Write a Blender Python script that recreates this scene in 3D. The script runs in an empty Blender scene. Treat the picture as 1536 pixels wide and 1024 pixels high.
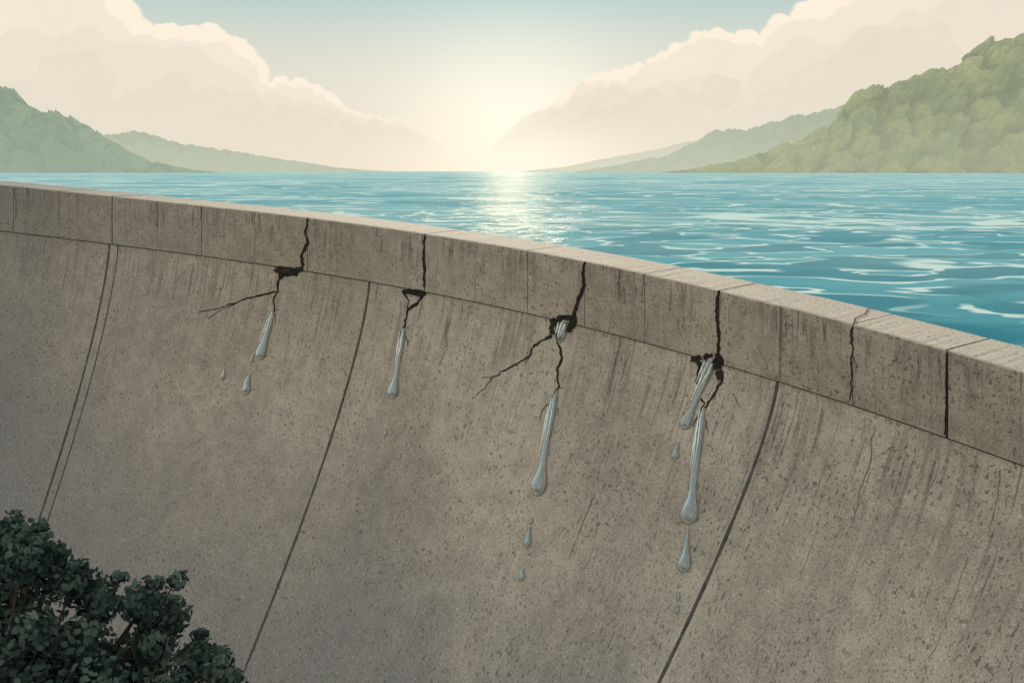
import bpy, math, random
import numpy as np
from mathutils import Vector
random.seed(7); rng=np.random.default_rng(7)
scene=bpy.context.scene
F=1400.0
# ------------------------------------------------------------------ helpers
def link(o,parent=None):
    scene.collection.objects.link(o)
    if parent: o.parent=parent
    return o
def mesh_obj(name,verts,faces,mat=None,parent=None,smooth=False,uv=None,attrs=None):
    me=bpy.data.meshes.new(name)
    me.from_pydata([tuple(map(float,v)) for v in verts],[],[tuple(map(int,f)) for f in faces])
    if uv is not None:
        l=me.uv_layers.new(name="UVMap")
        idx=np.zeros(len(me.loops),dtype=np.int32); me.loops.foreach_get("vertex_index",idx)
        l.data.foreach_set("uv",np.asarray(uv,dtype=np.float32)[idx].ravel())
    if attrs:
        for k,a in attrs.items():
            at=me.attributes.new(k,'FLOAT','POINT'); at.data.foreach_set("value",np.asarray(a,dtype=np.float32))
    if smooth: me.polygons.foreach_set("use_smooth",[True]*len(me.polygons))
    if mat: me.materials.append(mat)
    me.update()
    return link(bpy.data.objects.new(name,me),parent)
def empty(name):
    e=bpy.data.objects.new(name,None); return link(e)
def grid_faces(nr,nc):
    i=np.arange(nr-1)[:,None]*nc+np.arange(nc-1)[None,:]
    return np.stack([i,i+1,i+nc+1,i+nc],-1).reshape(-1,4)
class NT:
    def __init__(s,name):
        s.m=bpy.data.materials.new(name); s.m.use_nodes=True; s.t=s.m.node_tree; s.t.nodes.clear()
        s.out=s.t.nodes.new('ShaderNodeOutputMaterial')
    def n(s,typ,ins=None,**kw):
        nd=s.t.nodes.new(typ)
        for k,v in kw.items(): setattr(nd,k,v)
        if ins:
            for k,v in ins.items(): s.set(nd,k,v)
        return nd
    def set(s,nd,k,v):
        if isinstance(v,bpy.types.NodeSocket): s.t.links.new(v,nd.inputs[k])
        else: nd.inputs[k].default_value=v
    def math(s,op,a,b=0.0,c=None,clamp=False):
        nd=s.n('ShaderNodeMath',{0:a,1:b},operation=op,use_clamp=clamp)
        if c is not None: s.set(nd,2,c)
        return nd.outputs[0]
    def mapr(s,v,a,b,c=0.0,d=1.0,smooth=True):
        nd=s.n('ShaderNodeMapRange',{'Value':v,'From Min':a,'From Max':b,'To Min':c,'To Max':d})
        if smooth: nd.interpolation_type='SMOOTHSTEP'
        return nd.outputs[0]
    def mix(s,f,a,b,blend='MIX'):
        nd=s.n('ShaderNodeMix',data_type='RGBA',blend_type=blend)
        s.set(nd,0,f)
        for i,v in ((6,a),(7,b)):
            if not isinstance(v,bpy.types.NodeSocket) and len(v)==3: v=(*v,1)
            s.set(nd,i,v)
        return nd.outputs[2]
    def noise(s,vec,scale,detail=3,rough=.5,dist=0.0):
        return s.n('ShaderNodeTexNoise',{'Vector':vec,'Scale':scale,'Detail':detail,'Roughness':rough,'Distortion':dist}).outputs['Fac']
    def mapping(s,vec,sc,loc=(0,0,0)):
        return s.n('ShaderNodeMapping',{'Vector':vec,'Scale':sc,'Location':loc}).outputs[0]
    def done(s,sock): s.t.links.new(sock,s.out.inputs[0]); return s.m

# ------------------------------------------------------------------ dam geometry definition
us=np.array([0,170,300,460,640,790,875,1080,1280,1420,1536.])
vt=np.array([277,294,307,327,350,375,392,434,486,525,557.])
hp=np.array([68,73,75.5,80,87.5,94,98.5,110,121,131,142.])
PH=3.0
pv=np.polyfit(us,vt,4); ph=np.polyfit(us,hp,2)
tc=np.arange(0,1537,8.)
Yc=F*PH/np.polyval(ph,tc); Xc=(tc-768)/F*Yc; Zc=-(np.polyval(pv,tc)-257)*Yc/F
def ext(sign,n):
    i0,i1=(0,4) if sign<0 else (-1,-5)
    p=np.array([Xc[i0],Yc[i0],Zc[i0]]); q=np.array([Xc[i1],Yc[i1],Zc[i1]])
    d=(p-q)/4; L=[]
    cur=p.copy(); dd=d.copy()
    for i in range(n):
        dd[2]*=0.93
        c,s=math.cos(.004),math.sin(.004)*(1 if sign<0 else -1)
        dd=np.array([dd[0]*c-dd[1]*s,dd[0]*s+dd[1]*c,dd[2]])
        cur=cur+dd; L.append(cur.copy())
    return np.array(L)
NE=130
Lx=ext(-1,NE)[::-1]; Rx=ext(1,NE)
P=np.vstack([Lx,np.stack([Xc,Yc,Zc],1),Rx])
T=np.concatenate([np.arange(-NE,0)*8.,tc,1536+np.arange(1,NE+1)*8.])
TX=np.gradient(P[:,0],T); TY=np.gradient(P[:,1],T)
k=np.ones(9)/9
TX=np.convolve(np.pad(TX,4,'edge'),k,'valid'); TY=np.convolve(np.pad(TY,4,'edge'),k,'valid')
ln=np.hypot(TX,TY); TX/=ln; TY/=ln
ARC=np.concatenate([[0],np.cumsum(np.hypot(np.diff(P[:,0]),np.diff(P[:,1])))])
def I(t,a): return np.interp(t,T,a)
def crest(t): return np.stack([I(t,P[:,0]),I(t,P[:,1]),I(t,P[:,2])],-1)
def nrm(t):       # horizontal downstream normal (towards the valley)
    x,y=I(t,TX),I(t,TY); return np.stack([y,-x,0*x],-1)
aT=np.array([-1100,-400,166,553,860,1165,1500,2600.]); aV=np.array([.11,.115,.128,.191,.29,.425,.5,.5])
aval=np.convolve(np.pad(np.interp(T,aT,aV),10,'edge'),np.ones(21)/21,'valid')
REC=.07
def face(t,d):    # battered downstream face
    t=np.asarray(t,float); d=np.asarray(d,float)
    s=I(t,aval)*np.maximum(d,0)**1.36-REC
    p=crest(t)+nrm(t)*s[...,None]
    p=p.copy(); p[...,2]-=PH+.06+d
    return p
def face_n(t,d):
    a=face(t+2,d)-face(t-2,d); b=face(t,d+.05)-face(t,max(d-.05,0))
    n=np.cross(a,b); n/=np.linalg.norm(n)
    if n.dot(nrm(t))<0: n=-n
    return n
def proj(p): return np.array([768+F*p[0]/p[1],257-F*p[2]/p[1]])
def find(u,v):
    t,d=float(u),3.0
    for _ in range(14):
        q=proj(face(t,d)); f0=q-np.array([u,v])
        if abs(f0).max()<.05: break
        j1=(proj(face(t+1,d))-q); j2=(proj(face(t,d+.05))-q)/.05
        J=np.stack([j1,j2],1)
        st=np.linalg.solve(J,-f0); t+=float(np.clip(st[0],-80,80)); d=max(d+float(np.clip(st[1],-4,4)),0.0)
    return t,d
def onface(u,v,off=.012):
    t,d=find(u,v); n=face_n(t,d); return face(t,d)+n*off,n
def onpar(u,v,off=.012):
    c=crest(u); n=nrm(u); z=-(v-257)*c[1]/F
    z=max(z,c[2]-PH-.02)
    return np.array([c[0],c[1],z])+n*off,n
def vbot(u):
    c=crest(u); return 257-F*(c[2]-PH)/c[1]

# ------------------------------------------------------------------ materials
def concrete(name,par=False,top=False):
    m=NT(name); uv=m.n('ShaderNodeUVMap').outputs[0]
    sep=m.n('ShaderNodeSeparateXYZ',{0:uv}); U,V=sep.outputs[0],sep.outputs[1]
    big=m.noise(uv,.13,4,.55)
    col=m.mix(m.mapr(big,.32,.68),(.38,.32,.255),(.52,.435,.345))
    if par: col=m.mix(.16,col,(.25,.22,.19))
    cool=m.noise(m.mapping(uv,(1,1,1),(31,7,0)),.07,3,.5)
    col=m.mix(m.mapr(cool,.5,.72,0,.5),col,(.34,.315,.28))
    mot=m.noise(uv,1.3,5,.65)
    col=m.mix(1.0,col,m.mix(m.mapr(mot,.3,.7),(.82,.82,.82),(1.1,1.1,1.1)),'MULTIPLY')
    if top: col=m.mix(.65,col,(.76,.63,.49))
    sv=m.noise(m.mapping(uv,(4.2,.28 if not par else .5,1)),1.0,4,.6)
    sm=m.noise(m.mapping(uv,(.35,.08,1),(5,3,0)),1.0,2,.5)
    st=m.math('MULTIPLY',m.mapr(sv,.45,.62),m.mapr(sm,.36,.6))
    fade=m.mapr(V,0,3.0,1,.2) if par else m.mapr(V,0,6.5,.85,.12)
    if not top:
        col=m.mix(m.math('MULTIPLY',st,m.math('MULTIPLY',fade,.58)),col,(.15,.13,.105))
        thin=m.noise(m.mapping(uv,(7,.30 if not par else .6,1),(2,9,0)),1.0,2,.5)
        tm=m.noise(m.mapping(uv,(.5,.2,1),(15,3,0)),1.0,2,.5)
        col=m.mix(m.math('MULTIPLY',m.math('MULTIPLY',m.mapr(thin,.56,.65),m.mapr(tm,.42,.56)),m.math('MULTIPLY',fade,.7)),col,(.09,.078,.065))
        wv=m.noise(m.mapping(uv,(2.5,.22,1),(22,1,0)),1.0,3,.6)
        col=m.mix(m.mapr(wv,.6,.78,0,.28),col,(.58,.52,.43))
    if not par and not top:
        bottom_shade=m.math('ADD',V,m.math('MULTIPLY',m.math('SUBTRACT',m.noise(uv,.16,5,.65),.5),13.0))
        col=m.mix(m.mapr(bottom_shade,5,15,0,.66),col,(.19,.187,.185))  # lower face darkened and cooled: vignette painted into the concrete colour
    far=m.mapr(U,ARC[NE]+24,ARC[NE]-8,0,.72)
    col=m.mix(far,col,(.175,.18,.183))  # far left end darker and bluish, vignette painted into the colour
    pn=m.noise(m.mapping(uv,(1.6,1,1)),5.0,2,.5)
    pm=m.noise(uv,.5,2,.5)
    pits=m.math('MULTIPLY',m.mapr(pn,.60,.65),m.mapr(pm,.35,.65,.35,1))
    col=m.mix(m.math('MULTIPLY',pits,.65),col,(.07,.06,.05))
    pn2=m.noise(m.mapping(uv,(1,1,1),(40,12,0)),10,1,.5)
    col=m.mix(m.mapr(pn2,.62,.69,0,.5),col,(.08,.07,.06))
    lt=m.noise(m.mapping(uv,(1,1,1),(4,52,0)),8,1,.5)
    col=m.mix(m.mapr(lt,.63,.72,0,.35),col,(.66,.60,.5))
    gr=m.noise(uv,20,2,.6)
    col=m.mix(1.0,col,m.mix(m.mapr(gr,.25,.75,0,1,False),(.62,.62,.62),(1.34,1.34,1.34)),'MULTIPLY')
    h=m.math('SUBTRACT',m.math('ADD',m.math('MULTIPLY',mot,.6),m.math('MULTIPLY',gr,.3)),m.math('MULTIPLY',pits,.8))
    b=m.n('ShaderNodeBump',{'Height':h,'Strength':.5,'Distance':.06})
    p=m.n('ShaderNodeBsdfPrincipled',{'Base Color':col,'Roughness':.92,'Normal':b.outputs[0],'Specular IOR Level':.2})
    return m.done(p.outputs[0])
def simple(name,c,rough=.9,var=.3,scale=4,spec=.2):
    m=NT(name); co=m.n('ShaderNodeTexCoord').outputs['Object']
    n=m.noise(co,scale,3,.6)
    col=m.mix(m.mapr(n,.3,.7),tuple(x*(1-var) for x in c),tuple(x*(1+var) for x in c))
    p=m.n('ShaderNodeBsdfPrincipled',{'Base Color':col,'Roughness':rough,'Specular IOR Level':spec})
    return m.done(p.outputs[0])
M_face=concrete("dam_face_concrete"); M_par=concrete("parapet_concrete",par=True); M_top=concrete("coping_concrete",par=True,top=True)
M_dark=simple("joint_shadow",(.06,.05,.042)); M_crack=simple("crack_cavity",(.026,.021,.018))
M_joint=simple("joint_filler",(.085,.075,.065))
M_hair=simple("hairline_crack",(.16,.135,.11))
M_wet=simple("wet_concrete",(.22,.195,.165),.45,.2,3,.5)

# ------------------------------------------------------------------ dam
dam=empty("concrete_dam")
ts=np.arange(-1000,2560,8.)
GZ=-26.0
ND=70
kk=np.linspace(0,1,ND)**1.3
tt=np.repeat(ts[None,:],ND,0)
dmax=(crest(ts)[:,2]-PH-.06-GZ+.5)
dd=kk[:,None]*dmax[None,:]
fv=face(tt,dd).reshape(-1,3)
uv=np.stack([I(tt,ARC),dd],-1).reshape(-1,2)
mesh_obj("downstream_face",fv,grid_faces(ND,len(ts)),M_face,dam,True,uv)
TH=3.3
def prism(name,t0,t1,front,z_top,z_bot,back,mat,topmat=None,cham=.05,step=8):
    n=max(2,int((t1-t0)/step)+1); t=np.linspace(t0,t1,n)
    c=crest(t); nn=nrm(t)
    prof=[(back,z_bot),(back,z_top),(front+ -cham,z_top),(front,z_top-cham)]
    zz=np.linspace(z_top-cham,z_bot,5)[1:]
    prof+=[(front,z) for z in zz]
    verts=[];uvs=[]
    for k_,(o,z) in enumerate(prof):
        p=c+nn*o; p=p.copy(); p[:,2]+=z
        if cham>0 and k_ in(2,3):
            p[:,2]+= -np.abs(rng.normal(0,.014,n)); p+=nn*(-np.abs(rng.normal(0,.014,n)))[:,None]
        verts.append(p); uvs.append(np.stack([I(t,ARC),np.full(n,-z if k_>=3 else -z+(-o)*1.0+20)],-1))
    R=len(prof)
    f=[tuple(x) for x in grid_faces(R,n)]
    mats=[(1 if i//(n-1) in(1,2) else 0) for i in range(len(f))]
    f.append(tuple(r*n for r in range(R))); f.append(tuple(r*n+n-1 for r in range(R))[::-1]); mats+=[0,0]
    ob=mesh_obj(name,np.vstack(verts),f,mat,dam,False,np.vstack(uvs))
    if topmat:
        ob.data.materials.append(topmat); ob.data.polygons.foreach_set("material_index",mats)
    return ob
prism("wall_core",-990,2550,-.16,-.13,-PH-.3,-TH+.1,M_dark,cham=0)
joints=[(-62,.03),(20,.05),(88,.03),(168,.10),(236,.03),(302,.05),(382,.035),(461,.05),(637,.08),(713,.03),(791,.035),(877,.04),(967,.035),(1078,.09),(1170,.035),(1279,.035),(1420,.10),(1560,.04)]
x=1560
while x<2450: x+=140; joints.append((x,.05))
x=-62; pre=[]
while x>-900: x-=75; pre.append((x,.04))
joints=pre[::-1]+joints
for i in range(len(joints)-1):
    (a,ga),(b,gb)=joints[i],joints[i+1]
    sa=float(np.linalg.norm((crest(a+1)-crest(a-1))[:2])/2); sb=float(np.linalg.norm((crest(b+1)-crest(b-1))[:2])/2)
    prism("parapet_block_%02d"%i,a+ga/2/sa,b-gb/2/sb,random.uniform(-.012,.012),random.uniform(-.012,.012),-PH,-TH,M_par,M_top)
# ribbons -------------------------------------------------------------
def ribbon(pts,nrms,w):
    pts=np.array(pts);nrms=np.array(nrms);w=np.array(w)
    d=np.gradient(pts,axis=0); d/=np.linalg.norm(d,axis=1)[:,None]+1e-9
    side=np.cross(d,nrms); side/=np.linalg.norm(side,axis=1)[:,None]+1e-9
    a=pts+side*w[:,None]/2; b=pts-side*w[:,None]/2
    n=len(pts)
    return np.vstack([a,b]),[(i,i+1,n+i+1,n+i) for i in range(n-1)]
class Acc:
    def __init__(s): s.v=[];s.f=[];s.n=0
    def add(s,v,f): s.v.append(v); s.f+= [tuple(i+s.n for i in q) for q in f]; s.n+=len(v)
    def make(s,name,mat,parent,smooth=False): return mesh_obj(name,np.vstack(s.v),s.f,mat,parent,smooth)
J=Acc()
for t,w in((163,.14),(176,.08),(553,.15),(1165,.13),(-260,.13),(1800,.15)):
    dd_=np.linspace(0,float(crest(t)[2]-PH-.06-GZ),60)
    pts=[face(t+0.0,d)+face_n(t,d)*.012 for d in dd_]; nn=[face_n(t,d) for d in dd_]
    J.add(*ribbon(pts,nn,w*(1+.13*rng.standard_normal(60))))
J.make("contraction_joints",M_joint,dam)
# cracks ---------------------------------------------------------------
CW=.72
def jag(pts,w0,w1,seg=6,amp=.9):
    pts=np.array(pts,float); L=np.concatenate([[0],np.cumsum(np.hypot(*np.diff(pts,axis=0).T))])
    n=max(3,int(L[-1]/seg)+1); s=np.linspace(0,L[-1],n)
    s=np.unique(np.concatenate([s,L]))
    x=np.interp(s,L,pts[:,0]); y=np.interp(s,L,pts[:,1])
    inner=np.ones(len(s)); inner[0]=inner[-1]=0
    x+=rng.normal(0,amp,len(s))*inner; y+=rng.normal(0,amp*.6,len(s))*inner
    w=w0+(w1-w0)*s/L[-1]; w=w*(1+.35*rng.uniform(-1,1,len(s)))
    return np.stack([x,y],1),np.maximum(w,.5)
C=Acc(); H=Acc()
def crack(pts,w0,w1,par=False,acc=None,amp=.9,off=.012):
    q,w=jag(pts,w0*CW,w1*CW,amp=amp); P_=[];N_=[];W=[]
    for (u,v),ww in zip(q,w):
        p,n=(onpar if par else onface)(u,v,off+random.uniform(0,.004)); P_.append(p);N_.append(n);W.append(ww*p[1]/F)
    (acc or C).add(*ribbon(P_,N_,W))
crack([(462,328),(458,345),(463,362),(452,385),(455,398),(453,404)],6,8,True)
crack([(455,402),(447,410),(425,408),(412,402)],9,4,True,off=.03)
crack([(447,412),(425,412),(417,422),(418,435),(410,450),(412,465),(405,482),(403,492)],8,2)
crack([(414,437),(380,445),(350,455),(330,462),(297,468)],4.5,1.2)
crack([(352,456),(330,466),(311,478)],2,.8); crack([(411,455),(411,470),(414,485)],3,1)
crack([(637,352),(635,380),(638,405),(636,430)],5,7,True)
crack([(640,440),(625,441),(603,437)],8,4); crack([(634,440),(627,455),(612,465),(608,480),(607,492),(612,520)],9,1.5)
crack([(605,439),(613,450),(611,463)],4,3); crack([(608,485),(599,506)],3,1)
crack([(878,393),(874,410),(877,425),(870,445),(862,465),(862,478)],6,10,True)
crack([(828,503),(818,508),(800,520),(795,535),(770,548),(740,565),(730,580),(708,597)],6,1.3)
crack([(736,566),(722,566)],2,.8); crack([(797,531),(788,546)],2,.8)
crack([(838,500),(838,515),(843,535),(836,555),(838,580),(830,598),(815,613),(809,628)],7,1.5)
crack([(838,578),(836,600),(837,622)],3,1)
crack([(1078,436),(1075,470),(1079,500),(1077,534)],6,9,True)
crack([(1050,548),(1045,570),(1048,590),(1056,605),(1050,622),(1040,640)],6,2)
crack([(1082,556),(1083,570),(1072,590),(1062,605),(1055,620),(1060,636),(1062,652)],9,1.5)
crack([(1280,490),(1276,500),(1280,520),(1276,545),(1278,570),(1275,600)],4,2.5,True)
crack([(1280,535),(1286,548),(1284,560)],1.6,.8,True)
crack([(1420,530),(1419,570),(1420,610),(1418,652)],3,5,True,amp=.3)
for p in ([(676,480),(668,500),(670,520),(660,545)],[(1313,640),(1306,665),(1308,690),(1290,735),(1280,785)],[(1500,705),(1497,745),(1482,800)],[(940,540),(930,575)],[(893,740),(868,800),(852,840)],[(1100,590),(1112,612)]):
    crack(p,2.6,1.0,acc=H)
for k_ in range(30):
    u=random.uniform(60,1500); vb=vbot(u)+8+abs(random.gauss(0,1))*190
    if vb>960: continue
    t,d=find(u,vb); L=random.uniform(.5,2.2); n=8
    ds=np.linspace(d,d+L,n); tt_=t+np.cumsum(rng.normal(0,1.2,n))
    Pp=[face(a,b)+face_n(a,b)*.012 for a,b in zip(tt_,ds)]; Nn=[face_n(a,b) for a,b in zip(tt_,ds)]
    H.add(*ribbon(Pp,Nn,rng.uniform(.3,1,n)*random.uniform(.012,.03)))
for (u,v0,v1) in ((40,282,300),(390,320,346),(965,412,455),(955,430,448),(1172,462,500),(235,305,340),(22,283,330),(302,310,330)):
    crack([(u,v0),(u+random.uniform(-2,2),v1)],2.6,1,True,acc=H,off=.02)
C.make("cracks",M_crack,dam); H.make("hairline_cracks",M_hair,dam)
S=Acc()
def spall(outline):
    pts=np.array(outline,float); c=pts.mean(0); vv=[]
    def pt(u,v,off):
        return (onpar(u,v,off+.02)[0] if v<vbot(u)+1 else onface(u,v,off+.07)[0])
    vv.append(pt(*c,.0))
    for i in range(len(pts)):
        a,b=pts[i],pts[(i+1)%len(pts)]
        for s in(0,.5):
            q=a+(b-a)*s+rng.normal(0,.9,2); vv.append(pt(*q,.0))
    n=len(vv)-1
    S.add(np.array(vv),[(0,1+i,1+(i+1)%n) for i in range(n)])
def chips(pts):
    for (u,v,rx,ry) in pts:
        a=np.linspace(0,2*math.pi,9,endpoint=False)+random.uniform(0,1)
        spall([(u+math.cos(x)*rx*random.uniform(.75,1.15),v+math.sin(x)*ry*random.uniform(.75,1.15)) for x in a])
chips([(832,483,8,7),(846,476,12,6),(860,482,8,11),(829,496,4,8),(855,494,6,5),(838,505,4,7)])
chips([(1045,538,10,6),(1062,534,9,5),(1077,543,9,12),(1080,562,6,9),(1050,546,5,5)])
chips([(420,405,9,4),(434,409,10,4),(447,405,7,6),(422,413,4,6)])
chips([(613,436,10,3.5),(630,440,9,6)])
S.make("spalled_hollows",M_crack,dam)
def ontop(u,v):
    for o in np.linspace(0,-TH,60):
        t=u
        for _ in range(4):
            c=crest(t)+nrm(t)*o; t+= u-(768+F*c[0]/c[1])
        c=crest(t)+nrm(t)*o
        if 257-F*c[2]/c[1]<=v: break
    return c+np.array([0,0,.03])
q=[(1281,486),(1284,478),(1297,472),(1302,465),(1312,462)]
q,w=jag(q,3.5,2.5,amp=.4)
Pp=[ontop(u,v) for u,v in q]; vv,ff=ribbon(Pp,[(0,0,1)]*len(Pp),[.06]*len(Pp)); mesh_obj("coping_crack",vv,ff,M_crack,dam)

# ------------------------------------------------------------------ leaking water
def water_mat():
    m=NT("leaking_water")
    p=m.n('ShaderNodeBsdfPrincipled',{'Base Color':(.74,.85,.84,1),'Roughness':.03,'IOR':1.33,'Transmission Weight':.84,'Specular IOR Level':.9,'Coat Weight':1.0,'Coat Roughness':.02})
    return m.done(p.outputs[0])
M_wat=water_mat()
M_foam=simple("white_water",(.85,.86,.82),.35,.1,3,.5)
WET=Acc()
def tube(path,rad,flat=.6,seg=16,acc=None):
    pts=[];nn=[]
    path=np.array(path,float); rad=np.array(rad,float)
    L=np.concatenate([[0],np.cumsum(np.hypot(*np.diff(path,axis=0).T))]); n=max(12,int(L[-1]/2.5)); s=np.linspace(0,1,n)*L[-1]
    tail=rad[-1]; L0=L[-1]
    if L0>tail*5:   # hanging bulb at the end of a thin trickle
        s=np.concatenate([s[s<L0-tail],L0-tail+tail*np.sin(np.linspace(0,math.pi/2,9))])
        r=np.interp(s,L[:-1],rad[:-1])
        e=np.clip((s-(L0-tail*4.2))/(tail*3.2),0,1); e=e*e*(3-2*e); r=r+(tail-r)*e
    else:
        s=np.concatenate([s[s<L0-tail*.9],L0-tail*.9+tail*.9*np.sin(np.linspace(0,math.pi/2,9))])
        r=np.interp(s,L,rad)
    x=np.interp(s,L,path[:,0]); y=np.interp(s,L,path[:,1])
    e=(L0-s)/tail; r=np.where(e<1,tail*np.sqrt(np.maximum(1-(1-e)**2,0.0004)),r)
    for a,b in zip(x,y):
        p,n_=onface(a,b,.0); pts.append(p); nn.append(n_)
    pts=np.array(pts);nn=np.array(nn); d=np.gradient(pts,axis=0); d/=np.linalg.norm(d,axis=1)[:,None]
    side=np.cross(d,nn); side/=np.linalg.norm(side,axis=1)[:,None]
    R=r*pts[:,1]/F
    wl=pts+nn*.016; wl=np.vstack([wl,wl[-1]+(wl[-1]-wl[-6])/(np.linalg.norm(wl[-1]-wl[-6])+1e-6)*.07]); nw=np.vstack([nn,nn[-1]])
    rw=np.concatenate([R,[0]])*2+.11; rw[-1]=.05
    WET.add(*ribbon(wl,nw,rw))
    ang=np.linspace(0,2*math.pi,seg,endpoint=False)
    V=(pts[:,None,:]+nn[:,None,:]*(R*flat*.75+.02)[:,None,None]+side[:,None,:]*(np.cos(ang)[None,:]*R[:,None])[:,:,None]+nn[:,None,:]*(np.sin(ang)[None,:]*R[:,None]*flat)[:,:,None]).reshape(-1,3)
    N=len(pts); f=[]
    for i in range(N-1):
        for j in range(seg):
            f.append((i*seg+j,i*seg+(j+1)%seg,(i+1)*seg+(j+1)%seg,(i+1)*seg+j))
    f.append(tuple(range(seg))); f.append(tuple((N-1)*seg+j for j in range(seg))[::-1])
    acc.add(V,f)
def leak(streams,strands):
    e=empty("water_leak")
    A=Acc()
    for pth,r in streams: tube(pth,r,acc=A)
    A.make("trickle",M_wat,e,True)
    B=Acc()
    for q in strands:
        q_,w=jag(q,2.0,1.3,seg=6,amp=.2); P_=[];N_=[]
        n=len(q_)
        for k_,(u,v) in enumerate(q_):
            p,n_=onface(u,v,.26); P_.append(p);N_.append(n_)
        B.add(*ribbon(P_,N_,w*np.sin(np.linspace(.25,3,n))*np.array([p[1] for p in P_])/F))
    B.make("white_water_strands",M_foam,e)
def drop(pth,r):
    A=Acc(); tube(pth,r,acc=A); A.make("water_drop",M_wat,None,True)
leak([([(410,468),(406,485),(400,505),(390,539)],[2,4,4,8.5])],[[(409,474),(404,495),(396,515)],[(406,478),(400,495),(393,515)]])
drop([(375,561),(372,570),(370,591)],[1,4,7.5]); drop([(337,553),(336,560),(334,569)],[1,2.5,4]); drop([(380,533),(377,543)],[1.5,2.5])
leak([([(606,492),(603,515),(597,550),(589,597)],[2,4,3,8.5])],[[(604,498),(600,525),(596,552)],[(608,500),(605,520),(598,546)]])
drop([(580,643),(578,653)],[1,2])
leak([([(834,590),(829,615),(820,665),(807,743)],[1.5,6,4.5,12.5]),([(850,478),(847,492),(839,514)],[6,6,2])],
     [[(848,478),(843,495),(839,508)],[(854,479),(849,494),(842,508)],[(843,478),(840,492),(837,504)],[(831,600),(825,630),(818,665)],[(834,604),(829,635),(822,670)],[(827,606),(821,640),(814,680)]])
drop([(798,776),(797,785)],[1,2]); drop([(795,790),(793,804),(791,820)],[1,3.2,6.2]); drop([(785,852),(783,860),(783,870)],[1,3,5])
leak([([(1071,538),(1060,562),(1048,592),(1026,643)],[6.5,6.5,3.5,8.5]),([(1056,612),(1051,640),(1044,695),(1034,786)],[1.5,6,5,13])],
     [[(1068,540),(1058,562),(1046,590),(1040,606)],[(1062,540),(1053,562),(1044,588)],[(1074,542),(1066,562),(1054,582)],[(1053,618),(1047,660),(1042,700)],[(1056,622),(1051,661),(1045,705)],[(1050,634),(1044,670),(1039,710)]])
drop([(1017,664),(1014,676),(1013,689)],[1,3.5,5.5]); drop([(1032,795),(1030,822),(1026,858)],[1,4,9.2])
drop([(1018,888),(1018,899)],[1,1.6]); drop([(1017,908),(1016,919)],[1,1.6])
WET.make("damp_margins",M_wet,dam)

# ------------------------------------------------------------------ reservoir
WZ=float(crest(1536)[2])-.75
Tw=np.arange(-900,2500,20.)
back=crest(Tw)+nrm(Tw)*(-TH+.2); back[:,2]=WZ
rings=[back]
nW=len(Tw)
a=np.linspace(-1.35,1.5,nW)
for R in (90,200,500,1500,5000,20000,60000):
    rings.append(np.stack([np.sin(a)*R,np.cos(a)*R+30,np.full(nW,WZ)],-1))
wv=np.vstack(rings)
def water_surface():
    m=NT("reservoir_water"); geo=m.n('ShaderNodeNewGeometry').outputs['Position']
    sep=m.n('ShaderNodeSeparateXYZ',{0:geo}); Yd=sep.outputs[1]
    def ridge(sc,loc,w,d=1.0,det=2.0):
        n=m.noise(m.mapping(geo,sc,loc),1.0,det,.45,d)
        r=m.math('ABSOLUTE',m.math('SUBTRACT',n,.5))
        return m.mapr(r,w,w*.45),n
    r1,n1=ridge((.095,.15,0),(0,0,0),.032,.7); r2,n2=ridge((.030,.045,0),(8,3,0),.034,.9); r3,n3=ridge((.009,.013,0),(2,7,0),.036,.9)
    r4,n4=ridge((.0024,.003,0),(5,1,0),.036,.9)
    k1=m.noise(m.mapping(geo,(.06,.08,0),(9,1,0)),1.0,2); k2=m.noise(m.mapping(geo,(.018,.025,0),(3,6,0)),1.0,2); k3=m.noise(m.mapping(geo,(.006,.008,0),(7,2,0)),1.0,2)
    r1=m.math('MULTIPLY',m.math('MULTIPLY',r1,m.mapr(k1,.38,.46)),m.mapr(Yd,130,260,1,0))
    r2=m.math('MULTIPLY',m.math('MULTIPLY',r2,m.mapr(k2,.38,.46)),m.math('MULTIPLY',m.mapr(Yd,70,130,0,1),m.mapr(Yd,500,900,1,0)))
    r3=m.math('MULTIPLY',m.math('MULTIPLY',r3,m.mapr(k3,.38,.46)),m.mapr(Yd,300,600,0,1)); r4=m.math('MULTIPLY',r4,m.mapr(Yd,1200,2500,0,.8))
    ripple_light=m.math('MAXIMUM',m.math('MAXIMUM',r1,r4),m.math('MAXIMUM',r2,r3))
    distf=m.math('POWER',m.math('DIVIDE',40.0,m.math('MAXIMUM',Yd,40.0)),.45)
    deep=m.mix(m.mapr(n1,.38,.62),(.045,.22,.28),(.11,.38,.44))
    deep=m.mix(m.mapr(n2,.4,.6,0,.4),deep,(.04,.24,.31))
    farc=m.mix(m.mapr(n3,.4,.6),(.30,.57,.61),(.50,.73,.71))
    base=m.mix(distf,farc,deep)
    base=m.mix(m.math('MULTIPLY',ripple_light,.84),base,(.76,.88,.80))  # pale ripple streaks: water reflections painted into the base colour
    h=m.math('ADD',m.math('MULTIPLY',n1,1.0),m.math('MULTIPLY',n2,2.2))
    h=m.math('ADD',h,m.math('MULTIPLY',m.noise(m.mapping(geo,(.35,.8,0)),1,3),.35))
    b=m.n('ShaderNodeBump',{'Height':h,'Strength':1.0,'Distance':1.6})
    dif=m.n('ShaderNodeBsdfDiffuse',{'Color':base})
    gl=m.n('ShaderNodeBsdfGlossy',{'Color':(.9,.74,.52,1),'Roughness':.20,'Normal':b.outputs[0]})
    mx=m.n('ShaderNodeMixShader',{0:.008,1:dif.outputs[0],2:gl.outputs[0]})
    return m.done(mx.outputs[0])
mesh_obj("reservoir_water",wv,grid_faces(len(rings),nW),water_surface())

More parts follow.
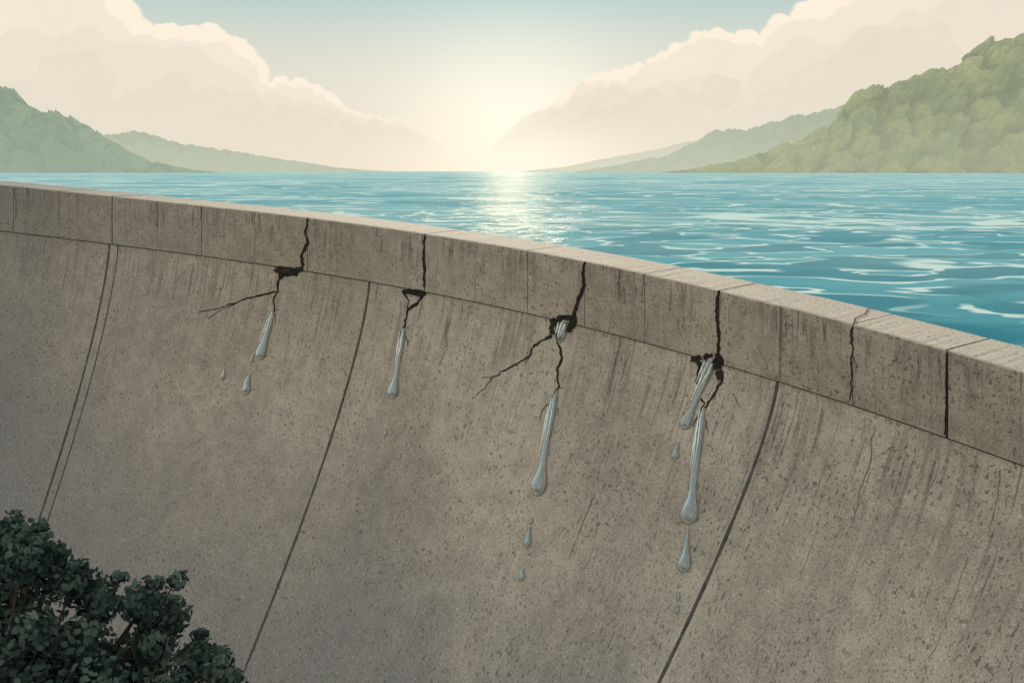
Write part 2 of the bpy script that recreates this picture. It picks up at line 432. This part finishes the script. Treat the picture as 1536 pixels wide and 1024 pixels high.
# ------------------------------------------------------------------ ground of the valley
def ground_mat():
    m=NT("valley_ground"); g=m.n('ShaderNodeNewGeometry').outputs['Position']
    n=m.noise(g,.08,6,.65); n2=m.noise(g,1.2,4,.6)
    c=m.mix(m.mapr(n,.35,.65),(.06,.075,.045),(.12,.105,.075)); c=m.mix(m.mapr(n2,.3,.7,0,.5),c,(.035,.05,.03))
    return m.done(m.n('ShaderNodeBsdfPrincipled',{'Base Color':c,'Roughness':.95}).outputs[0])
fr=face(Tw,crest(Tw)[:,2]-PH-.06-GZ-.4)*1.0; fr[:,2]=GZ
grings=[fr]
for R in (40,120,500,3000,60000):
    th=np.linspace(math.radians(172),math.radians(380),nW)
    grings.append(np.stack([np.cos(th)*R-5,np.sin(th)*R+ (20 if R<100 else 0),np.full(nW,GZ)+rng.normal(0,.25,nW)*(R<500)],-1))
mesh_obj("ground",np.vstack(grings),grid_faces(len(grings),nW),ground_mat(),None,True)

# ------------------------------------------------------------------ hills
def worley(x,y,cell,seed):
    gx=np.floor(x/cell).astype(int); gy=np.floor(y/cell).astype(int); best=np.full(x.shape,0.)
    for i in(-1,0,1):
        for j in(-1,0,1):
            cx=gx+i; cy=gy+j
            h=np.sin(cx*127.1+cy*311.7+seed*17.3)*43758.5453; h1=h-np.floor(h)
            h=np.sin(cx*269.5+cy*183.3+seed*9.1)*43758.5453; h2=h-np.floor(h)
            h=np.sin(cx*53.5+cy*97.3+seed*3.1)*43758.5453; h3=h-np.floor(h)
            r=(.45+.32*h3)
            d2=(((cx+h1)-x/cell)**2+((cy+h2)-y/cell)**2)/(r*r)
            best=np.maximum(best,np.sqrt(np.maximum(1-d2,0))*r)
    return best
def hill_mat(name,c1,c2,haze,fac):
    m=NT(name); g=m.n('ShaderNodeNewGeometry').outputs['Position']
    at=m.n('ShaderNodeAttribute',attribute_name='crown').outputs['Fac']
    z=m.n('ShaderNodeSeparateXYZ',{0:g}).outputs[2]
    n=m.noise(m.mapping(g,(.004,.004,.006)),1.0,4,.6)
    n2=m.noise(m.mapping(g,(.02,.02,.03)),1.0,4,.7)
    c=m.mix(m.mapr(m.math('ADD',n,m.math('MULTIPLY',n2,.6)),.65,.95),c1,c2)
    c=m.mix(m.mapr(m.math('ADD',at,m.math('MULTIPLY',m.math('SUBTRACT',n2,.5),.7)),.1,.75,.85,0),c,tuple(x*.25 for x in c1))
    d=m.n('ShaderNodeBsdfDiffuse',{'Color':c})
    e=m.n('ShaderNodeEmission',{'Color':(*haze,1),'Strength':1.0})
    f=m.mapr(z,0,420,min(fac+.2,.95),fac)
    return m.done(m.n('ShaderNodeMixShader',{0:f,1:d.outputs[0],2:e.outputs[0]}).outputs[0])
def hill(name,outline,dist,depth,mat,cell=15,amp=7,seed=1):
    o=np.array(outline,float); u=np.arange(o[0,0],o[-1,0]+.1,1.5)
    top=np.interp(u,o[:,0],257-o[:,1])
    ks=np.linspace(0,1.2,130)
    Uc,K=np.meshgrid(u,ks)
    tp=np.repeat(top[None,:],len(ks),0)
    prof=np.where(K<=1,np.sin(np.minimum(K,1)*math.pi/2)**.9,1-(K-1)*2.5)
    hpx=tp*prof
    bx=Uc; by=hpx*1.3+np.maximum(K-.8,0)*40
    w=worley(bx,by,cell,seed); w2=worley(bx+3*np.sin(by/5),by,cell*.42,seed+5); w3=worley(bx,by,cell*.2,seed+9)
    cr=w*.95+w2*.45+w3*.22
    env=np.clip(tp/60,0.03,1)
    sc=dist/F*(1+K*depth/dist)
    x=(Uc-768)*sc
    z=WZ-1+hpx*sc+(cr*amp-amp*.65)*env*sc*np.where(K<.02,0,1)
    z=np.where(K<=0.0,WZ-3,z)
    yy=dist+K*depth-cr*amp*2.5*env*dist/F
    vts=np.stack([x,yy,z],-1).reshape(-1,3)
    return mesh_obj(name,vts,grid_faces(len(ks),len(u)),mat,None,True,None,{'crown':cr.ravel()})
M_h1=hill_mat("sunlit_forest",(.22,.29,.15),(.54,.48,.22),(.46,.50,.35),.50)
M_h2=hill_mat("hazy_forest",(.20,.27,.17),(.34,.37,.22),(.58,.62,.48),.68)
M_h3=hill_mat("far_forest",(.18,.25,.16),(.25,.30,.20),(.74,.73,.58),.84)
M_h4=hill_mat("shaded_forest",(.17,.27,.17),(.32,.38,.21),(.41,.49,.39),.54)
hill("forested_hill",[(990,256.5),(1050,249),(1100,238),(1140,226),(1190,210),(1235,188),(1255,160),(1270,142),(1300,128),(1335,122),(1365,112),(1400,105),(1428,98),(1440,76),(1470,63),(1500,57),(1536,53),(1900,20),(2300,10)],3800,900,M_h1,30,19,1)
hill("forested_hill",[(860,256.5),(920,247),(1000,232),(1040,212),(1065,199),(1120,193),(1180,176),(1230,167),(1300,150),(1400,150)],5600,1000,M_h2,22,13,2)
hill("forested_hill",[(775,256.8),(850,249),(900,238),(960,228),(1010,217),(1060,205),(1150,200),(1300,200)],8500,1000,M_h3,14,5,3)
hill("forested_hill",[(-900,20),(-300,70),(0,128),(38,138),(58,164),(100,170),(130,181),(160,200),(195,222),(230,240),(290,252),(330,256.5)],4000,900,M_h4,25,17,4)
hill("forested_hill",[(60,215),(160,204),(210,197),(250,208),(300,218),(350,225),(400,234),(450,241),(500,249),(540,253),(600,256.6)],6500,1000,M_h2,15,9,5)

# ------------------------------------------------------------------ clouds (relief banks, 15 km away)
def cloud_mat():
    m=NT("cloud_vapour"); al=m.n('ShaderNodeAttribute',attribute_name='alpha').outputs['Fac']
    th=m.n('ShaderNodeAttribute',attribute_name='shade_band').outputs['Fac']
    g=m.n('ShaderNodeNewGeometry').outputs['Position']
    n=m.noise(m.mapping(g,(.0010,.0010,.0016)),1.0,5,.6)
    e=m.mix(m.math('ADD',th,m.math('MULTIPLY',m.math('SUBTRACT',n,.5),.3),clamp=True),(.99,.87,.72),(.77,.69,.57))  # bright rim and shaded interior bands painted into the cloud's emission
    em=m.n('ShaderNodeEmission',{'Color':e,'Strength':.95})
    d=m.n('ShaderNodeBsdfDiffuse',{'Color':(.07,.07,.065,1)})
    a=m.n('ShaderNodeAddShader',{0:em.outputs[0],1:d.outputs[0]})
    t=m.n('ShaderNodeBsdfTransparent')
    return m.done(m.n('ShaderNodeMixShader',{0:al,1:t.outputs[0],2:a.outputs[0]}).outputs[0])
M_cl=cloud_mat()
def cloud(outline,dist,seed,fade0=150,fade1=245):
    r_=np.random.default_rng(seed); o=np.array(outline,float)
    u=np.arange(o[0,0]-70,o[-1,0]+70,2.0); v=np.arange(-160,250,2.0)
    Uc,Vc=np.meshgrid(u,v)
    base=np.interp(u,o[:,0],o[:,1])
    def layer(off,k):
        cov=np.zeros(Uc.shape); rel=np.zeros(Uc.shape)
        L=np.concatenate([[0],np.cumsum(np.hypot(*np.diff(o,axis=0).T))]); s=0
        P=[]
        while s<L[-1]:
            x=np.interp(s,L,o[:,0]); y=np.interp(s,L,o[:,1]); hgt=max(215-y,16)
            r=(r_.uniform(.09,.24)*hgt+5)*k
            yo=y+off*hgt*r_.uniform(.6,1.4)
            P.append((x,yo+r*.9,r)); 
            for _ in range(3):
                a=r_.uniform(math.pi*1.05,math.pi*1.95); rr=r*r_.uniform(.25,.45)
                P.append((x+math.cos(a)*r*.85,yo+r*.9+math.sin(a)*r*.85,rr))
            s+=r*r_.uniform(.7,1.2)
        for (x,y,r) in P:
            i0=max(int((x-r*1.3-u[0])/2),0); i1=int((x+r*1.3-u[0])/2)+2; j0=max(int((y-r*1.1-v[0])/2),0); j1=int((y+r*1.1-v[0])/2)+2
            if i1<=0 or j1<=0: continue
            sl=(slice(j0,j1),slice(i0,i1))
            d2=((Uc[sl]-x)/(r*1.15))**2+((Vc[sl]-y)/r)**2
            cov[sl]=np.maximum(cov[sl],np.clip((1-np.sqrt(d2))*r/2.5,0,1)); rel[sl]=np.maximum(rel[sl],np.sqrt(np.maximum(1-d2,0))*r)
        hg=np.maximum(215-base,16)[None,:]
        fill=np.clip((Vc-(base[None,:]+off*hg*1.3+.09*hg*k+8))/6,0,1)*((Uc>o[0,0])&(Uc<o[-1,0]))
        return np.maximum(cov,fill),rel
    c0,rel0=layer(0,1.0); c1,rel1=layer(.14,1.15); c2,rel2=layer(.36,1.3); c3,rel3=layer(.62,1.3)
    alpha=c0.copy(); shade_band=.0*c0
    for c_,v_ in((c1,.42),(c2,.62),(c3,.78)): shade_band=shade_band*(1-c_)+v_*c_
    rel=rel0+c1*rel1*.5+c2*12+c3*12
    f=np.clip((fade1-Vc)/(fade1-fade0),0,1); alpha*=f*f*(3-2*f)
    sc=dist/F; fy=dist-rel*sc*.6
    vts=np.stack([(Uc-768)*sc,fy,(257-Vc)*sc],-1).reshape(-1,3)
    fa=grid_faces(len(v),len(u)); al=alpha.ravel()
    keep=al[fa].max(1)>0.002
    return mesh_obj("cloud",vts,fa[keep],M_cl,None,True,None,{'alpha':al,'shade_band':shade_band.ravel()})
cloud([(-250,-120),(-60,-70),(60,-45),(120,-30),(160,-10),(185,30),(222,45),(262,40),(310,43),(352,60),(374,92),(385,125),(430,120),(470,128),(500,148),(530,170),(575,176),(610,184),(640,205),(670,222)],15000,3,150,250)
cloud([(745,215),(770,190),(800,170),(830,158),(862,145),(880,120),(930,106),(985,93),(1015,73),(1060,50),(1105,50),(1140,60),(1168,58),(1182,28),(1215,5),(1262,-12),(1330,-60),(1500,-110),(1800,-150)],15000,5,150,250)

# ------------------------------------------------------------------ tree (crown reaches into the lower left corner)
tree=empty("broadleaf_tree")
M_bark=simple("bark",(.06,.05,.04),.95,.4,6)
def leaf_mat():
    m=NT("leaves"); g=m.n('ShaderNodeNewGeometry').outputs['Position']
    at=m.n('ShaderNodeAttribute',attribute_name='tone').outputs['Fac']
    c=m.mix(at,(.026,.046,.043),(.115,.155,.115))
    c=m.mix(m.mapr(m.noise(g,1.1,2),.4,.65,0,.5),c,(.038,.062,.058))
    d=m.n('ShaderNodeBsdfDiffuse',{'Color':c}); t=m.n('ShaderNodeBsdfTranslucent',{'Color':c})
    return m.done(m.n('ShaderNodeMixShader',{0:.15,1:d.outputs[0],2:t.outputs[0]}).outputs[0])
TD=19.0
def W(u,v,y=0): return np.array([(u-768)*(TD+y)/F,TD+y,(257-v)*(TD+y)/F])
clumps=[]
ol=[(-260,800),(-180,782),(-110,785),(-50,800),(10,812),(45,822),(75,850),(100,880),(150,900),(215,905),(245,925),(240,960),(285,985),(320,1015),(340,1050),(350,1110)]
for (u,v) in ol:
    for k_ in range(3): clumps.append((W(u+random.uniform(-14,14),v+random.uniform(-8,14),random.uniform(-1.1,1.1)),random.uniform(.3,.5)))
for _ in range(120):
    i=random.randrange(len(ol)); u,v=ol[i]; f=random.uniform(.05,1)
    u2=u+(40-u)*f; v2=v+(1120-v)*f
    clumps.append((W(u2+random.uniform(-40,20),v2+random.uniform(0,40),random.uniform(-2.2,2.2)),random.uniform(.4,.7)))
for (u,v) in ((266,870),(232,876),(258,904),(180,866),(120,850),(90,828),(62,790),(20,780),(300,950),(335,985),(352,1012),(-20,775)):
    clumps.append((W(u,v,random.uniform(-.6,.4)),random.uniform(.14,.24)))
lv=[];lf=[];tone=[]
n0=0
for c,r in clumps:
    n=int(230*(r/.5)**2)+12; ct=random.uniform(-.25,.3)
    dirs=rng.normal(size=(n,3)); dirs/=np.linalg.norm(dirs,axis=1)[:,None]
    rr=r*rng.uniform(.55,1.12,n)*(1+.18*np.sin(dirs[:,0]*5+c[0]*3)*np.cos(dirs[:,2]*6))
    pos=c+dirs*rr[:,None]*np.array([1,1,.8])
    nn=dirs+rng.normal(0,.5,(n,3)); nn/=np.linalg.norm(nn,axis=1)[:,None]
    a=np.cross(nn,rng.normal(size=(n,3))); a/=np.linalg.norm(a,axis=1)[:,None]; b=np.cross(nn,a)
    L=rng.uniform(.05,.105,n)[:,None]; Wd=L*.62
    q=np.stack([pos-a*L,pos-a*L*.3+b*Wd,pos+a*L*.45+b*Wd*.85,pos+a*L*1.05,pos+a*L*.45-b*Wd*.85,pos-a*L*.3-b*Wd],1).reshape(-1,3)
    lv.append(q); base=n0+np.arange(n)*6; lf.append(base[:,None]+np.arange(6)[None,:]); n0+=n*6
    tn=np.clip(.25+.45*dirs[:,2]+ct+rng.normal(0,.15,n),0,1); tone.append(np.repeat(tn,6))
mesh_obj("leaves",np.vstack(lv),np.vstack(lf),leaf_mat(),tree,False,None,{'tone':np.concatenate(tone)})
B=Acc()
def limb(pts,r0,r1,seg=9):
    pts=np.array(pts,float); n=14; t=np.linspace(0,1,len(pts)); s=np.linspace(0,1,n)
    p=np.stack([np.interp(s,t,pts[:,i]) for i in range(3)],1); p+=rng.normal(0,.03,p.shape)*min(r0*3,1); p[0]=pts[0]
    d=np.gradient(p,axis=0); d/=np.linalg.norm(d,axis=1)[:,None]; ref=np.array([.3,.9,.2]); a=np.cross(d,ref); a/=np.linalg.norm(a,axis=1)[:,None]; b=np.cross(d,a)
    r=r0+(r1-r0)*s; an=np.linspace(0,2*math.pi,seg,endpoint=False)
    V=(p[:,None]+a[:,None]*(np.cos(an)[None]*r[:,None])[...,None]+b[:,None]*(np.sin(an)[None]*r[:,None])[...,None]).reshape(-1,3)
    f=[(i*seg+j,i*seg+(j+1)%seg,(i+1)*seg+(j+1)%seg,(i+1)*seg+j) for i in range(n-1) for j in range(seg)]
    B.add(V,f)
base=np.array([W(0,0)[0],TD,GZ-.3]); fork=W(0,1180)
limb([base,(base+fork)/2+np.array([.3,.1,0]),fork],.55,.3)
for c,r in random.sample(clumps[:-12],40)+clumps[-12:]:
    mid=(fork+c)/2+np.array([random.uniform(-.2,.2),random.uniform(-.3,.3),-.3]); limb([fork,mid,c],.12,.012,6)
B.make("trunk_and_limbs",M_bark,tree,True)
# ------------------------------------------------------------------ light, sky, camera
EL=14.0
sun=bpy.data.lights.new("sun",'SUN'); sun.energy=3.8; sun.angle=math.radians(.5); sun.color=(1,.9,.74)
so=link(bpy.data.objects.new("sun",sun)); so.rotation_euler=(-math.radians(90-EL),0,0)
w=bpy.data.worlds.new("World"); scene.world=w; w.use_nodes=True; nt=w.node_tree; nt.nodes.clear()
N=nt.nodes.new; L=nt.links.new
out=N('ShaderNodeOutputWorld'); sky=N('ShaderNodeTexSky'); sky.sky_type='NISHITA'; sky.sun_disc=False
sky.sun_elevation=math.radians(EL); sky.sun_rotation=0; sky.dust_density=1.0; sky.air_density=1.0
vm=N('ShaderNodeVectorMath'); vm.operation='MINIMUM'; L(sky.outputs[0],vm.inputs[0]); vm.inputs[1].default_value=(2.0,2.0,2.0)
b1=N('ShaderNodeBackground'); b1.inputs[1].default_value=.06; L(vm.outputs[0],b1.inputs[0])
geo=N('ShaderNodeTexCoord'); sp=N('ShaderNodeSeparateXYZ'); L(geo.outputs['Generated'],sp.inputs[0])
rp=N('ShaderNodeValToRGB'); L(sp.outputs[2],rp.inputs[0]); cr=rp.color_ramp
cr.elements[0].position=0; cr.elements[0].color=(.90,.78,.60,1)
cr.elements[1].position=1; cr.elements[1].color=(.34,.42,.46,1)
for p_,c_ in ((.05,(.87,.79,.62,1)),(.10,(.80,.77,.63,1)),(.14,(.66,.72,.62,1)),(.18,(.46,.63,.61,1)),(.25,(.30,.46,.50,1))):
    e=cr.elements.new(p_); e.color=c_
dp=N('ShaderNodeVectorMath'); dp.operation='DOT_PRODUCT'; L(geo.outputs['Generated'],dp.inputs[0]); g_=math.radians(2.5)
dp.inputs[1].default_value=(0,math.cos(g_),math.sin(g_))
acc=b1
def addsh(b):
    global acc
    a=N('ShaderNodeAddShader'); L(acc.outputs[0],a.inputs[0]); L(b.outputs[0],a.inputs[1]); acc=a
def glow(src,power,col,st):
    mx=N('ShaderNodeMath'); mx.operation='MAXIMUM'; L(src,mx.inputs[0]); mx.inputs[1].default_value=0
    pw=N('ShaderNodeMath'); pw.operation='POWER'; L(mx.outputs[0],pw.inputs[0]); pw.inputs[1].default_value=power
    ml=N('ShaderNodeMath'); ml.operation='MULTIPLY'; L(pw.outputs[0],ml.inputs[0]); ml.inputs[1].default_value=st
    b=N('ShaderNodeBackground'); b.inputs[0].default_value=(*col,1); L(ml.outputs[0],b.inputs[1]); addsh(b)
b2=N('ShaderNodeBackground'); b2.inputs[1].default_value=.80; L(rp.outputs[0],b2.inputs[0]); addsh(b2)
glow(dp.outputs['Value'],40,(1,.86,.66),.06); glow(dp.outputs['Value'],160,(1,.95,.80),.2)
dp2=N('ShaderNodeVectorMath'); dp2.operation='DOT_PRODUCT'; L(geo.outputs['Generated'],dp2.inputs[0]); dp2.inputs[1].default_value=(-.25,-.82,.5)
glow(dp2.outputs['Value'],2.0,(1,.84,.67),.80)  # warm sky lobe behind the camera, added to brighten the dam face
L(acc.outputs[0],out.inputs[0])
cam=bpy.data.cameras.new("camera"); co=link(bpy.data.objects.new("camera",cam)); scene.camera=co
co.location=(0,0,0); co.rotation_euler=(math.radians(90),0,0)
cam.sensor_width=36; cam.lens=36*F/1536; cam.shift_y=-(512-257)/1536; cam.clip_end=200000; cam.clip_start=.1
scene.view_settings.view_transform='Standard'
try: scene.view_settings.look='None'
except Exception: pass
